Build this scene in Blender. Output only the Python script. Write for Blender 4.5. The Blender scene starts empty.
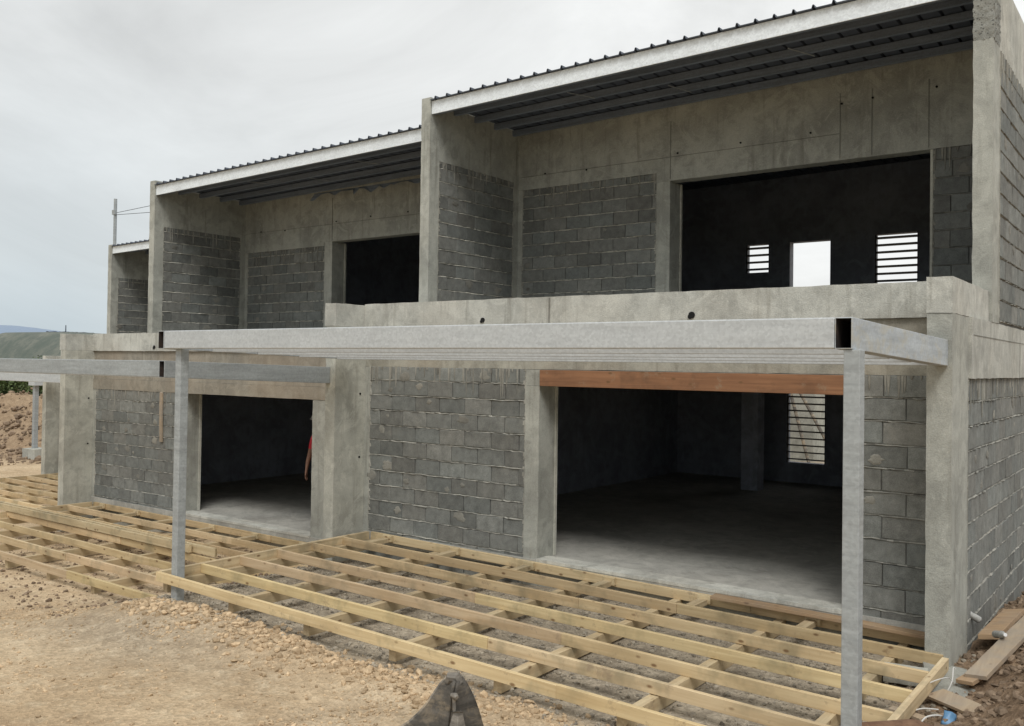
import bpy, math, random
from mathutils import Vector, Matrix, noise
R = math.radians
random.seed(7)
scene = bpy.context.scene
col = scene.collection

# ------------------------------------------------------------------ materials
def newmat(name):
    m = bpy.data.materials.new(name); m.use_nodes = True
    nt = m.node_tree
    for n in list(nt.nodes): nt.nodes.remove(n)
    out = nt.nodes.new('ShaderNodeOutputMaterial'); b = nt.nodes.new('ShaderNodeBsdfPrincipled')
    nt.links.new(b.outputs[0], out.inputs[0])
    return m, nt, b

class NT:
    """tiny helper around a node tree"""
    def __init__(s, nt): s.nt = nt; s.geo = None; s.oc = None
    def n(s, t, **k):
        q = s.nt.nodes.new(t)
        for a, v in k.items(): setattr(q, a, v)
        return q
    def l(s, a, b): s.nt.links.new(a, b)
    def pos(s):
        if not s.geo: s.geo = s.n('ShaderNodeNewGeometry')
        return s.geo.outputs['Position']
    def obj(s):
        if not s.oc: s.oc = s.n('ShaderNodeTexCoord')
        return s.oc.outputs['Object']
    def map(s, src, scale):
        m = s.n('ShaderNodeMapping'); m.inputs['Scale'].default_value = scale; s.l(src, m.inputs[0]); return m.outputs[0]
    def noise(s, vec, scale, detail=4, rough=.55, dist=0):
        q = s.n('ShaderNodeTexNoise'); q.inputs['Scale'].default_value = scale
        q.inputs['Detail'].default_value = detail; q.inputs['Roughness'].default_value = rough
        q.inputs['Distortion'].default_value = dist
        s.l(vec, q.inputs['Vector']); return q.outputs['Fac']
    def ramp(s, fac, stops):
        q = s.n('ShaderNodeValToRGB'); e = q.color_ramp.elements
        while len(e) < len(stops): e.new(.5)
        for i, (p, c) in enumerate(stops):
            e[i].position = p; e[i].color = (c[0], c[1], c[2], 1) if hasattr(c, '__len__') else (c, c, c, 1)
        s.l(fac, q.inputs[0]); return q.outputs[0]
    def mix(s, a, b, fac, mode='MIX'):
        q = s.n('ShaderNodeMix', data_type='RGBA', blend_type=mode)
        for sock, v in ((q.inputs[0], fac), (q.inputs[6], a), (q.inputs[7], b)):
            if hasattr(v, 'links') or hasattr(v, 'is_linked'): s.l(v, sock)
            elif hasattr(v, '__len__'): sock.default_value = (v[0], v[1], v[2], 1)
            else: sock.default_value = v
        return q.outputs[2]
    def tone(s):
        q = s.n('ShaderNodeAttribute', attribute_name='tone'); return q.outputs['Color']
    def bump(s, b, h, strength, dist=.01):
        q = s.n('ShaderNodeBump'); q.inputs['Strength'].default_value = strength; q.inputs['Distance'].default_value = dist
        s.l(h, q.inputs['Height']); s.l(q.outputs[0], b.inputs['Normal'])

def mat_concrete(name, base, stain=.5, warm=0.0, bump=.5, pits=False):
    m, nt, b = newmat(name); t = NT(nt)
    P = t.pos()
    big = t.noise(P, 1.1, 5, .6, .4)
    c = t.mix([v*.74 for v in base], [min(1, v*1.18) for v in base], t.ramp(big, [(.32, 0), (.68, 1)]))
    med = t.noise(P, 6, 6, .65)
    c = t.mix(c, [v*.55 for v in base], t.ramp(med, [(.47, 0), (.72, .6)]))
    pat = t.noise(P, 2.6, 7, .72, 1.2)
    c = t.mix(c, [min(1, v*1.3) for v in base], t.ramp(pat, [(.5, 0), (.58, .45)]))
    # run-off streaks
    st = t.noise(t.map(P, (9, 9, .7)), 1, 5, .6)
    c = t.mix(c, [base[0]*.48, base[1]*.46, base[2]*.43], t.ramp(st, [(.55, 0), (.75, stain)]))
    lt = t.noise(t.map(P, (5, 5, 1.2)), 1.7, 4, .6)
    c = t.mix(c, [min(1, v*1.38) for v in base], t.ramp(lt, [(.6, 0), (.72, .38)]))
    if warm:
        wn = t.noise(P, .9, 3, .5)
        c = t.mix(c, [base[0]*1.05, base[1]*.84, base[2]*.66], t.ramp(wn, [(.45, 0), (.65, warm)]))
    fine = t.noise(P, 90, 3, .7)
    c = t.mix(c, (.5, .5, .5), .0)
    c = t.mix(c, t.ramp(fine, [(.3, .72), (.7, 1.18)]), .6, 'MULTIPLY')
    pit = t.n('ShaderNodeTexVoronoi'); pit.inputs['Scale'].default_value = 34 if pits else 26; t.l(P, pit.inputs['Vector'])
    pm = t.ramp(pit.outputs['Distance'], [(.26, 1), (.36, 0)] if pits else [(.07, 1), (.13, 0)])
    pn = t.ramp(t.noise(P, 9 if pits else 3, 2), [(.40, 0), (.48, 1)] if pits else [(.5, 0), (.62, .8)])
    pp = t.mix((0, 0, 0), pm, pn)
    c = t.mix(c, [v*.4 for v in base], pp)
    c = t.mix(c, t.tone(), 1.0, 'MULTIPLY')
    t.l(c, b.inputs['Base Color']); b.inputs['Roughness'].default_value = .92
    h = t.mix(med, fine, .4)
    t.bump(b, h, bump, .012)
    return m

M = {}
M['concrete'] = mat_concrete('concrete', (.405, .407, .363), .7, .05, .8)
M['parapet'] = mat_concrete('parapet_concrete', (.515, .512, .462), .8, .1, .9)
M['smooth'] = mat_concrete('smooth_concrete', (.47, .465, .405), .5, .05, .4)
M['floor'] = mat_concrete('floor_concrete', (.43, .42, .38), .15, .05, .2)
M['beam'] = mat_concrete('beam_concrete', (.35, .34, .29), .6, .3)
M['warmbeam'] = mat_concrete('warm_beam_concrete', (.31, .285, .235), .6, .3)
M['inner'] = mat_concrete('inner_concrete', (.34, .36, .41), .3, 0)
M['honeycomb'] = mat_concrete('honeycombed_concrete', (.30, .30, .27), .5, .0, 1.6, True)

def mat_block():
    m, nt, b = newmat('concrete_block'); t = NT(nt); P = t.pos()
    base = (.198, .203, .188)
    med = t.noise(P, 9, 6, .7)
    c = t.mix([v*.72 for v in base], [v*1.32 for v in base], t.ramp(med, [(.3, 0), (.7, 1)]))
    f = t.noise(P, 140, 2, .8)
    c = t.mix(c, t.ramp(f, [(.3, .62), (.7, 1.3)]), .75, 'MULTIPLY')
    sm = t.noise(P, 2.6, 5, .7, .6)
    c = t.mix(c, (.29, .285, .25), t.ramp(sm, [(.58, 0), (.74, .5)]))
    c = t.mix(c, t.tone(), 1.0, 'MULTIPLY')
    t.l(c, b.inputs['Base Color']); b.inputs['Roughness'].default_value = .95
    t.bump(b, t.mix(f, med, .4), .6, .006)
    return m
M['block'] = mat_block()
M['mortar'] = mat_concrete('mortar', (.42, .41, .36), .2, .1, .8)
M['joint'] = mat_concrete('recessed_joint', (.13, .13, .12), .2, 0, .6)

def mat_metal(name, base, metallic, rough, spot=.25, dirt=0, dirtcol=(.3, .27, .22)):
    m, nt, b = newmat(name); t = NT(nt); P = t.pos()
    sp = t.n('ShaderNodeTexVoronoi'); sp.inputs['Scale'].default_value = 55; t.l(P, sp.inputs['Vector'])
    big = t.noise(t.map(P, (.5, .5, 6)), 3.2, 5, .65)
    c = t.mix([v*(1-spot) for v in base], [min(1, v*(1+spot*.6)) for v in base], t.ramp(big, [(.35, 0), (.65, 1)]))
    bw = t.n('ShaderNodeSeparateColor'); t.l(sp.outputs['Color'], bw.inputs[0])
    c = t.mix(c, t.ramp(bw.outputs[0], [(0, .86), (1, 1.08)]), .8, 'MULTIPLY')
    if dirt:
        d = t.noise(t.map(P, (1.5, 1.5, 3)), 2.6, 6, .7, .5)
        c = t.mix(c, dirtcol, t.ramp(d, [(.48, 0), (.7, dirt)]))
    c = t.mix(c, t.tone(), 1.0, 'MULTIPLY')
    t.l(c, b.inputs['Base Color']); b.inputs['Metallic'].default_value = metallic
    t.l(t.ramp(t.noise(P, 7, 4), [(.3, rough-.08), (.7, rough+.14)]), b.inputs['Roughness'])
    t.bump(b, big, .12, .01)
    return m
M['galv'] = mat_metal('galvanised_steel', (.535, .56, .57), .2, .5, .07, .25, (.40, .41, .41))
M['galv_stain'] = mat_metal('stained_galvanised_steel', (.44, .475, .50), .2, .5, .2, .7, (.50, .45, .32))
M['galv_dark'] = mat_metal('weathered_galvanised_steel', (.37, .395, .40), .2, .55, .16, .5, (.25, .26, .26))
M['fascia'] = mat_metal('white_zinc_fascia', (.84, .89, .92), .0, .5, .04, .4, (.50, .52, .53))
M['roof'] = mat_metal('dark_roof_sheet', (.085, .10, .13), .1, .55, .2, .1, (.14, .14, .14))
M['soffit'] = mat_metal('grey_soffit_steel', (.19, .225, .28), .1, .55, .2, .25, (.12, .14, .17))
M['hollow'] = mat_metal('dark_hollow_steel', (.035, .03, .028), .1, .8, .3, .6, (.09, .05, .03))
M['rust'] = mat_metal('rusty_steel', (.16, .085, .05), .2, .8, .35, .7, (.28, .17, .1))
M['digger'] = mat_metal('worn_dusty_steel', (.15, .135, .115), .2, .7, .55, 1.0, (.40, .32, .22))
M['slat'] = mat_metal('dark_louvre_steel', (.02, .022, .025), .0, .6, .2)

def mat_wood(name, a, bcol, axis=0, knots=True, grey=0.0):
    m, nt, b = newmat(name); t = NT(nt); P = t.pos()
    sc = [26, 26, 26]; sc[axis] = 1.3
    g = t.noise(t.map(P, sc), 1, 5, .6, .6)
    c = t.mix(a, bcol, t.ramp(g, [(.3, 0), (.7, 1)]))
    lg = t.noise(P, 1.3, 3, .5)
    c = t.mix(c, [v*.72 for v in bcol], t.ramp(lg, [(.5, 0), (.72, .5)]))
    gr = t.noise(t.map(P, [2.5, 2.5, 2.5]), 1, 4, .6)
    c = t.mix(c, (bcol[0]*.55, bcol[1]*.62, bcol[2]*.68), t.ramp(gr, [(.53, 0), (.68, .65)]))
    mud = t.noise(P, 7, 6, .75)
    c = t.mix(c, (.30, .225, .15), t.ramp(mud, [(.58, 0), (.68, .6)]))
    if knots:
        ks = [4.5, 9, 9]
        if axis == 1: ks = [9, 4.5, 9]
        v = t.n('ShaderNodeTexVoronoi'); v.inputs['Scale'].default_value = 1
        v.inputs['Randomness'].default_value = 1
        t.l(t.map(P, ks), v.inputs['Vector'])
        c = t.mix(c, (.16, .085, .035), t.ramp(v.outputs['Distance'], [(.07, .85), (.15, 0)]))
        d2 = t.noise(P, 4.1, 3)
    if grey:
        c = t.mix(c, (.3, .28, .25), t.ramp(t.noise(P, 5, 4), [(.35, grey*.4), (.6, grey)]))
    c = t.mix(c, t.tone(), 1.0, 'MULTIPLY')
    t.l(c, b.inputs['Base Color']); b.inputs['Roughness'].default_value = .75
    t.bump(b, g, .25, .004)
    return m
M['wood_x'] = mat_wood('treated_pine_long', (.67, .55, .345), (.50, .38, .215), 0)
M['wood_y'] = mat_wood('treated_pine_cross', (.62, .505, .32), (.45, .34, .20), 1)
M['wood_red'] = mat_wood('reddish_plank', (.34, .17, .085), (.21, .10, .05), 0)
M['wood_old'] = mat_wood('old_plank', (.50, .38, .24), (.36, .25, .15), 1, True, .55)
M['wood_brown'] = mat_wood('brown_loose_plank', (.46, .31, .17), (.33, .20, .10), 0, True, .25)

def mat_plain(name, c, rough=.7, var=.2, scale=8):
    m, nt, b = newmat(name); t = NT(nt); P = t.pos()
    n = t.noise(P, scale, 4, .6)
    cc = t.mix([v*(1-var) for v in c], [min(1, v*(1+var)) for v in c], n)
    cc = t.mix(cc, t.tone(), 1.0, 'MULTIPLY')
    t.l(cc, b.inputs['Base Color']); b.inputs['Roughness'].default_value = rough
    t.bump(b, n, .2, .01)
    return m
M['skin'] = mat_plain('skin', (.20, .10, .06), .6)
M['red'] = mat_plain('red_cloth', (.55, .03, .05), .9)
M['navy'] = mat_plain('dark_trousers', (.03, .035, .05), .9)
M['boot'] = mat_plain('boot_leather', (.05, .035, .025), .8)
M['helmet'] = mat_plain('white_plastic', (.75, .76, .76), .35, .05)
M['hair'] = mat_plain('dark_hair', (.015, .012, .01), .7)
M['blue'] = mat_plain('blue_plastic', (.11, .24, .40), .45)
M['cable'] = mat_plain('pale_cable', (.62, .61, .58), .5)
M['hole'] = mat_plain('dark_hole', (.006, .006, .006), .9)
M['bottle'] = mat_plain('clear_bottle_plastic', (.36, .36, .34), .25, .5, 40)
M['foliage'] = mat_plain('foliage', (.075, .105, .035), .8, .5, 1.3)
M['bark'] = mat_plain('bark', (.10, .08, .06), .9)
M['clod'] = None

def mat_ground():
    m, nt, b = newmat('site_soil'); t = NT(nt); P = t.pos()
    a = t.n('ShaderNodeAttribute', attribute_name='zone')
    sep = t.n('ShaderNodeSeparateColor'); t.l(a.outputs['Color'], sep.inputs[0])
    big = t.noise(P, .9, 6, .65, .5)
    tan = t.mix((.45, .33, .205), (.61, .475, .315), t.ramp(big, [(.33, 0), (.66, 1)]))
    med = t.noise(P, 5.5, 7, .72)
    tan = t.mix(tan, (.66, .55, .39), t.ramp(med, [(.5, 0), (.72, .65)]))
    tan = t.mix(tan, (.32, .23, .145), t.ramp(t.noise(P, 2.3, 6, .7), [(.52, 0), (.7, .5)]))
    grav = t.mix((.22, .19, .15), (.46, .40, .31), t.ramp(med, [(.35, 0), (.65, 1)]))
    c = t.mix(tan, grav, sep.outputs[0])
    brown = t.mix((.17, .115, .075), (.33, .235, .155), t.ramp(med, [(.35, 0), (.65, 1)]))
    c = t.mix(c, brown, sep.outputs[1])
    scrub = t.mix((.07, .085, .04), (.20, .17, .10), t.ramp(t.noise(P, .12, 8, .75), [(.42, 0), (.62, 1)]))
    c = t.mix(c, scrub, sep.outputs[2])
    v = t.n('ShaderNodeTexVoronoi'); v.inputs['Scale'].default_value = 34; t.l(P, v.inputs['Vector'])
    sv = t.n('ShaderNodeSeparateColor'); t.l(v.outputs['Color'], sv.inputs[0])
    c = t.mix(c, t.ramp(sv.outputs[0], [(0, .68), (1, 1.25)]), .55, 'MULTIPLY')
    fn = t.noise(P, 70, 4, .8)
    c = t.mix(c, t.ramp(fn, [(.3, .6), (.7, 1.3)]), .6, 'MULTIPLY')
    t.l(c, b.inputs['Base Color']); b.inputs['Roughness'].default_value = 1; b.inputs['Specular IOR Level'].default_value = .1
    h = t.mix(fn, v.outputs['Distance'], .5)
    h = t.mix(h, med, .5)
    t.bump(b, h, .9, .03)
    return m
M['ground'] = mat_ground()
def mat_rock(name, a, c2):
    m, nt, b = newmat(name); t = NT(nt); P = t.pos()
    c = t.mix(a, c2, t.ramp(t.noise(P, 14, 5, .7), [(.35, 0), (.65, 1)]))
    c = t.mix(c, t.tone(), 1.0, 'MULTIPLY')
    t.l(c, b.inputs['Base Color']); b.inputs['Roughness'].default_value = 1; b.inputs['Specular IOR Level'].default_value = .1
    t.bump(b, t.noise(P, 60, 4, .7), .6, .01)
    return m
M['rock_tan'] = mat_rock('tan_stones', (.40, .29, .18), (.60, .46, .30))
M['rock_grey'] = mat_rock('grey_gravel', (.22, .195, .16), (.42, .37, .29))
M['rock_brown'] = mat_rock('brown_rubble', (.16, .115, .08), (.30, .225, .16))
def mat_hill():
    m, nt, b = newmat('scrub_hill'); t = NT(nt); P = t.pos()
    n = t.noise(P, .035, 9, .75)
    c = t.mix((.06, .075, .045), (.17, .165, .12), t.ramp(n, [(.4, 0), (.62, 1)]))
    d = t.noise(P, .2, 6, .8)
    c = t.mix(c, (.05, .065, .04), t.ramp(d, [(.46, 0), (.56, .65)]))
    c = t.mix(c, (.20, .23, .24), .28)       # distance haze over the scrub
    t.l(c, b.inputs['Base Color']); b.inputs['Roughness'].default_value = 1
    return m
M['hill'] = mat_hill()
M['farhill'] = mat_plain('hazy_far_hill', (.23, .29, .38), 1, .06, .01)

# ------------------------------------------------------------------ mesh building
class MB:
    def __init__(s): s.v = []; s.f = []; s.mi = []; s.tn = []; s.mats = []; s.smooth = False
    def mat(s, name):
        m = M[name]
        if m not in s.mats: s.mats.append(m)
        return s.mats.index(m)
    def poly(s, vs, faces, mat, tone=1.0):
        o = len(s.v); s.v += [tuple(q) for q in vs]; k = s.mat(mat)
        for f in faces: s.f.append([o+i for i in f]); s.mi.append(k); s.tn.append(tone)
        return s
    def box(s, x0, x1, y0, y1, z0, z1, mat, tone=1.0, xf=None):
        vs = [(x, y, z) for z in (z0, z1) for y in (y0, y1) for x in (x0, x1)]
        if xf: vs = [tuple(xf @ Vector(q)) for q in vs]
        return s.poly(vs, [(0, 2, 3, 1), (4, 5, 7, 6), (0, 1, 5, 4), (2, 6, 7, 3), (0, 4, 6, 2), (1, 3, 7, 5)], mat, tone)
    def rough(s, x0, x1, y0, y1, z0, z1, mat, amp=.005, step=.12, tone=1.0, freq=7.0):
        """a cast box whose faces are gridded and slightly uneven"""
        lo = (x0, y0, z0); L = (x1-x0, y1-y0, z1-z0)
        n = [max(1, min(70, int(round(l/step)))) for l in L]
        ids = {}; vs = []; fs = []
        def vid(i, j, k):
            if (i, j, k) not in ids:
                p = Vector((lo[0]+L[0]*i/n[0], lo[1]+L[1]*j/n[1], lo[2]+L[2]*k/n[2]))
                d = noise.noise_vector(p*freq)*amp + noise.noise_vector(p*freq*3.1)*amp*.5
                ids[(i, j, k)] = len(vs); vs.append(tuple(p+d))
            return ids[(i, j, k)]
        for i in range(n[0]):
            for j in range(n[1]):
                fs.append((vid(i, j, 0), vid(i, j+1, 0), vid(i+1, j+1, 0), vid(i+1, j, 0)))
                fs.append((vid(i, j, n[2]), vid(i+1, j, n[2]), vid(i+1, j+1, n[2]), vid(i, j+1, n[2])))
        for i in range(n[0]):
            for k in range(n[2]):
                fs.append((vid(i, 0, k), vid(i+1, 0, k), vid(i+1, 0, k+1), vid(i, 0, k+1)))
                fs.append((vid(i, n[1], k), vid(i, n[1], k+1), vid(i+1, n[1], k+1), vid(i+1, n[1], k)))
        for j in range(n[1]):
            for k in range(n[2]):
                fs.append((vid(0, j, k), vid(0, j, k+1), vid(0, j+1, k+1), vid(0, j+1, k)))
                fs.append((vid(n[0], j, k), vid(n[0], j+1, k), vid(n[0], j+1, k+1), vid(n[0], j, k+1)))
        return s.poly(vs, fs, mat, tone)
    def tube(s, pts, r, mat, n=8, tone=1.0, cap=True):
        pts = [Vector(p) for p in pts]; rr = r if hasattr(r, '__len__') else [r]*len(pts)
        vs = []; fs = []
        for i, p in enumerate(pts):
            d = (pts[min(i+1, len(pts)-1)]-pts[max(i-1, 0)]).normalized()
            a = d.orthogonal().normalized() if i == 0 else (a-d*a.dot(d)).normalized()
            b = d.cross(a)
            for k in range(n):
                t = 2*math.pi*k/n; vs.append(p+(a*math.cos(t)+b*math.sin(t))*rr[i])
        for i in range(len(pts)-1):
            for k in range(n):
                fs.append((i*n+k, i*n+(k+1) % n, (i+1)*n+(k+1) % n, (i+1)*n+k))
        if cap: fs.append(tuple(range(n))[::-1]); fs.append(tuple((len(pts)-1)*n+k for k in range(n)))
        return s.poly(vs, fs, mat, tone)
    def build(s, name, parent=None, loc=(0, 0, 0), smooth=False, bevel=0, label=None, sharp=35):
        me = bpy.data.meshes.new(name); me.from_pydata(s.v, [], s.f)
        for m in s.mats: me.materials.append(m)
        me.polygons.foreach_set('material_index', s.mi)
        at = me.color_attributes.new('tone', 'FLOAT_COLOR', 'CORNER')
        buf = []
        for f, tn in zip(s.f, s.tn):
            c = (tn, tn, tn, 1.0) if not hasattr(tn, '__len__') else (tn[0], tn[1], tn[2], 1.0)
            for _ in f: buf.extend(c)
        at.data.foreach_set('color', buf)
        if smooth:
            me.shade_smooth(); me.set_sharp_from_angle(angle=R(sharp))
        me.update()
        o = bpy.data.objects.new(name, me); col.objects.link(o); o.location = loc
        if parent: o.parent = parent
        if bevel:
            md = o.modifiers.new('bevel', 'BEVEL'); md.width = bevel; md.segments = 2; md.limit_method = 'ANGLE'; md.angle_limit = R(50)
        if label: o['label'] = label
        return o

def empty(name, loc, label, cat, group=None, rot=(0, 0, 0)):
    o = bpy.data.objects.new(name, None); col.objects.link(o); o.location = loc; o.rotation_euler = rot
    o.empty_display_size = .2
    return tag(o, label, cat, group)
def tag(o, label=None, cat=None, group=None, kind=None):
    if label: o['label'] = label
    if cat: o['category'] = cat
    if group: o['group'] = group
    if kind: o['kind'] = kind
    return o

# ------------------------------------------------------------------ concrete block walling
def blockwall(mb, axis, a0, a1, face, sgn, z0, z1, thick=.18, drips=False, tone=1.0, zref=None, phase=0, smear=True, L=.407, H=.21, seed=0, mt=.9):
    """running-bond block panel. axis 'x': wall runs along x, its face at y=face looking to sgn*y. axis 'y' likewise."""
    rnd = random.Random(seed*17+3)
    def W(a, d, z):   # a along wall, d outwards from the face
        return (a, face+sgn*d, z) if axis == 'x' else (face+sgn*d, a, z)
    flip = (axis == 'x') == (sgn > 0)
    def wb(A0, A1, d0, d1, Z0, Z1, mat, tn):
        p = [W(A0, d0, Z0), W(A1, d1, Z1)]
        xs = sorted((p[0][0], p[1][0])); ys = sorted((p[0][1], p[1][1])); zs = sorted((Z0, Z1))
        mb.box(xs[0], xs[1], ys[0], ys[1], zs[0], zs[1], mat, tn)
    wb(a0, a1, -.012, -thick, z0, z1, 'joint', 1)
    if zref is None: zref = z0
    n0 = int(math.floor((z0-zref)/H)); r = n0
    while zref+r*H < z1-.03:
        zb = zref+r*H; zt = zb+H
        Z0 = max(zb+.012, z0); Z1 = min(zt-.004, z1)
        if Z1-Z0 > .02:
            off = (L/2 if (r+phase) % 2 else 0) + rnd.uniform(-.012, .012)
            a = a0-off
            while a < a1:
                A0 = max(a+.004, a0); A1 = min(a+L-.004, a1)
                if A1-A0 > .02:
                    tn = tone*rnd.choice((.78, .88, .94, .98, 1, 1.04, 1.08, 1.16))*rnd.uniform(.94, 1.06)
                    hue = rnd.uniform(-.03, .03)
                    d = rnd.uniform(-.003, .005)
                    # tilted block face with small chips at the corners
                    dd = [d+rnd.uniform(-.0025, .0025) for _ in range(4)]
                    j = lambda q=.0035: rnd.uniform(-q, q)
                    c = [(A0+j(), Z0+j()), (A1+j(), Z0+j()), (A1+j(), Z1+j()), (A0+j(), Z1+j())]
                    b = .005
                    fr = [W(c[k][0]+(b if k in (0, 3) else -b), dd[k], c[k][1]+(b if k < 2 else -b)) for k in range(4)]
                    md = [W(c[k][0], dd[k]-.005, c[k][1]) for k in range(4)]
                    bk = [W(c[k][0], -.03, c[k][1]) for k in range(4)]
                    fs = [(0, 1, 2, 3)] + [(k+4, (k+1) % 4+4, (k+1) % 4, k) for k in range(4)] + [(k+8, (k+1) % 4+8, (k+1) % 4+4, k+4) for k in range(4)]
                    if flip: fs = [f[::-1] for f in fs]
                    mb.poly(fr+md+bk, fs, 'block', (tn*(1+hue), tn, tn*(1-hue*.6)))
                    if smear and rnd.random() < .17:
                        blob(mb, W, flip, rnd.uniform(A0+.05, max(A0+.06, A1-.05)), rnd.uniform(Z0+.04, Z1-.04), rnd.uniform(.025, .075), rnd, tone)
                a += L
        # squeezed bed joint bead at the underside of the course
        if zb > z0+.01:
            a = a0; pd = .006; pz = zb
            while a < a1-.001:
                A1 = min(a1, a+rnd.uniform(.03, .09))
                nd = rnd.choice((.002, .004, .006, .009, .013))*rnd.uniform(.6, 1.2); nz = zb+.003+rnd.uniform(-.006, .006)
                w0 = rnd.uniform(.008, .013); w1 = rnd.uniform(.008, .013)
                v = [W(a, -.012, pz-w0), W(A1, -.012, nz-w1), W(A1, nd, nz-.002), W(a, pd, pz-.002), W(a, -.012, pz+w0), W(A1, -.012, nz+w1)]
                fs = [(0, 1, 2, 3), (3, 2, 5, 4)]
                if flip: fs = [f[::-1] for f in fs]
                mb.poly(v, fs, 'mortar', tone*mt*rnd.choice((.6, .8, .9, 1.0, 1.1)))
                a, pd, pz = A1, nd, nz
        r += 1
    # irregular cast edge of the columns lapping on both ends of the panel
    for end, sg in ((a0, 1), (a1, -1)):
        z = z0
        while z < z1-.01:
            zz = min(z1, z+rnd.uniform(.015, .05)); w = rnd.choice((.004, .008, .012, .02, .035))*rnd.uniform(.6, 1.2); d = rnd.uniform(.006, .009)
            v = [W(end, d, z), W(end+sg*w, d*.6, z), W(end+sg*w*.8, d*.6, zz), W(end, d, zz)]
            v2 = [W(end, -.02, z), W(end+sg*(w+.01), -.012, z), W(end+sg*(w*.8+.01), -.012, zz), W(end, -.02, zz)]
            fs = [(0, 1, 2, 3)] + [((k+1) % 4, k, k+4, (k+1) % 4+4) for k in range(4)]
            if flip == (sg > 0): fs = [f[::-1] for f in fs]
            mb.poly(v+v2, fs, 'mortar', tone*.88*rnd.uniform(.9, 1.1))
            z = zz
    if drips:
        a = a0+.02
        while a < a1-.03:
            w = rnd.uniform(.006, .03); l = rnd.choice((.03, .05, .08, .12, .17, .22, .3))*rnd.uniform(.7, 1.3); d = rnd.uniform(.007, .012)
            v = [W(a, d, z1), W(a+w, d, z1), W(a+w*.75, d, z1-l*.7), W(a+w*.4, d*.7, z1-l), W(a+w*.2, d, z1-l*.6)]
            v2 = [W(a-.004, 0, z1), W(a+w+.004, 0, z1), W(a+w*.75+.004, 0, z1-l*.7), W(a+w*.4, 0, z1-l-.006), W(a+w*.2-.004, 0, z1-l*.6)]
            fs = [(4, 3, 2, 1, 0)] + [(k, (k+1) % 5, (k+1) % 5+5, k+5) for k in range(5)]
            if flip: fs = [f[::-1] for f in fs]
            mb.poly(v+v2, fs, 'mortar', tone*rnd.uniform(.5, .85))
            a += w+rnd.choice((.004, .01, .03, .06, .12))
def blob(mb, W, flip, a, z, r, rnd, tone):
    n = 15; ph = rnd.uniform(0, 6)
    o = [(r*rnd.uniform(.6, 1.25)*math.cos(2*math.pi*k/n+ph)*1.3, r*rnd.uniform(.6, 1.25)*math.sin(2*math.pi*k/n+ph)) for k in range(n)]
    v = [W(a+p[0], .0015, z+p[1]) for p in o]+[W(a+p[0]*.7, .006, z+p[1]*.7) for p in o]+[W(a, .007, z)]
    fs = [(k, (k+1) % n, (k+1) % n+n, k+n) for k in range(n)]+[(k+n, (k+1) % n+n, 2*n) for k in range(n)]
    if flip: fs = [f[::-1] for f in fs]
    mb.poly(v, fs, 'mortar', tone*rnd.uniform(.42, .72))

def holed_wall(mb, x0, x1, z0, z1, y0, y1, holes, mat):
    xs = sorted({x0, x1} | {h[0] for h in holes} | {h[1] for h in holes}); zs = sorted({z0, z1} | {h[2] for h in holes} | {h[3] for h in holes})
    for i in range(len(xs)-1):
        for k in range(len(zs)-1):
            cx, cz = (xs[i]+xs[i+1])/2, (zs[k]+zs[k+1])/2
            if any(h[0] < cx < h[1] and h[2] < cz < h[3] for h in holes): continue
            mb.box(xs[i], xs[i+1], y0, y1, zs[k], zs[k+1], mat)

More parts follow.
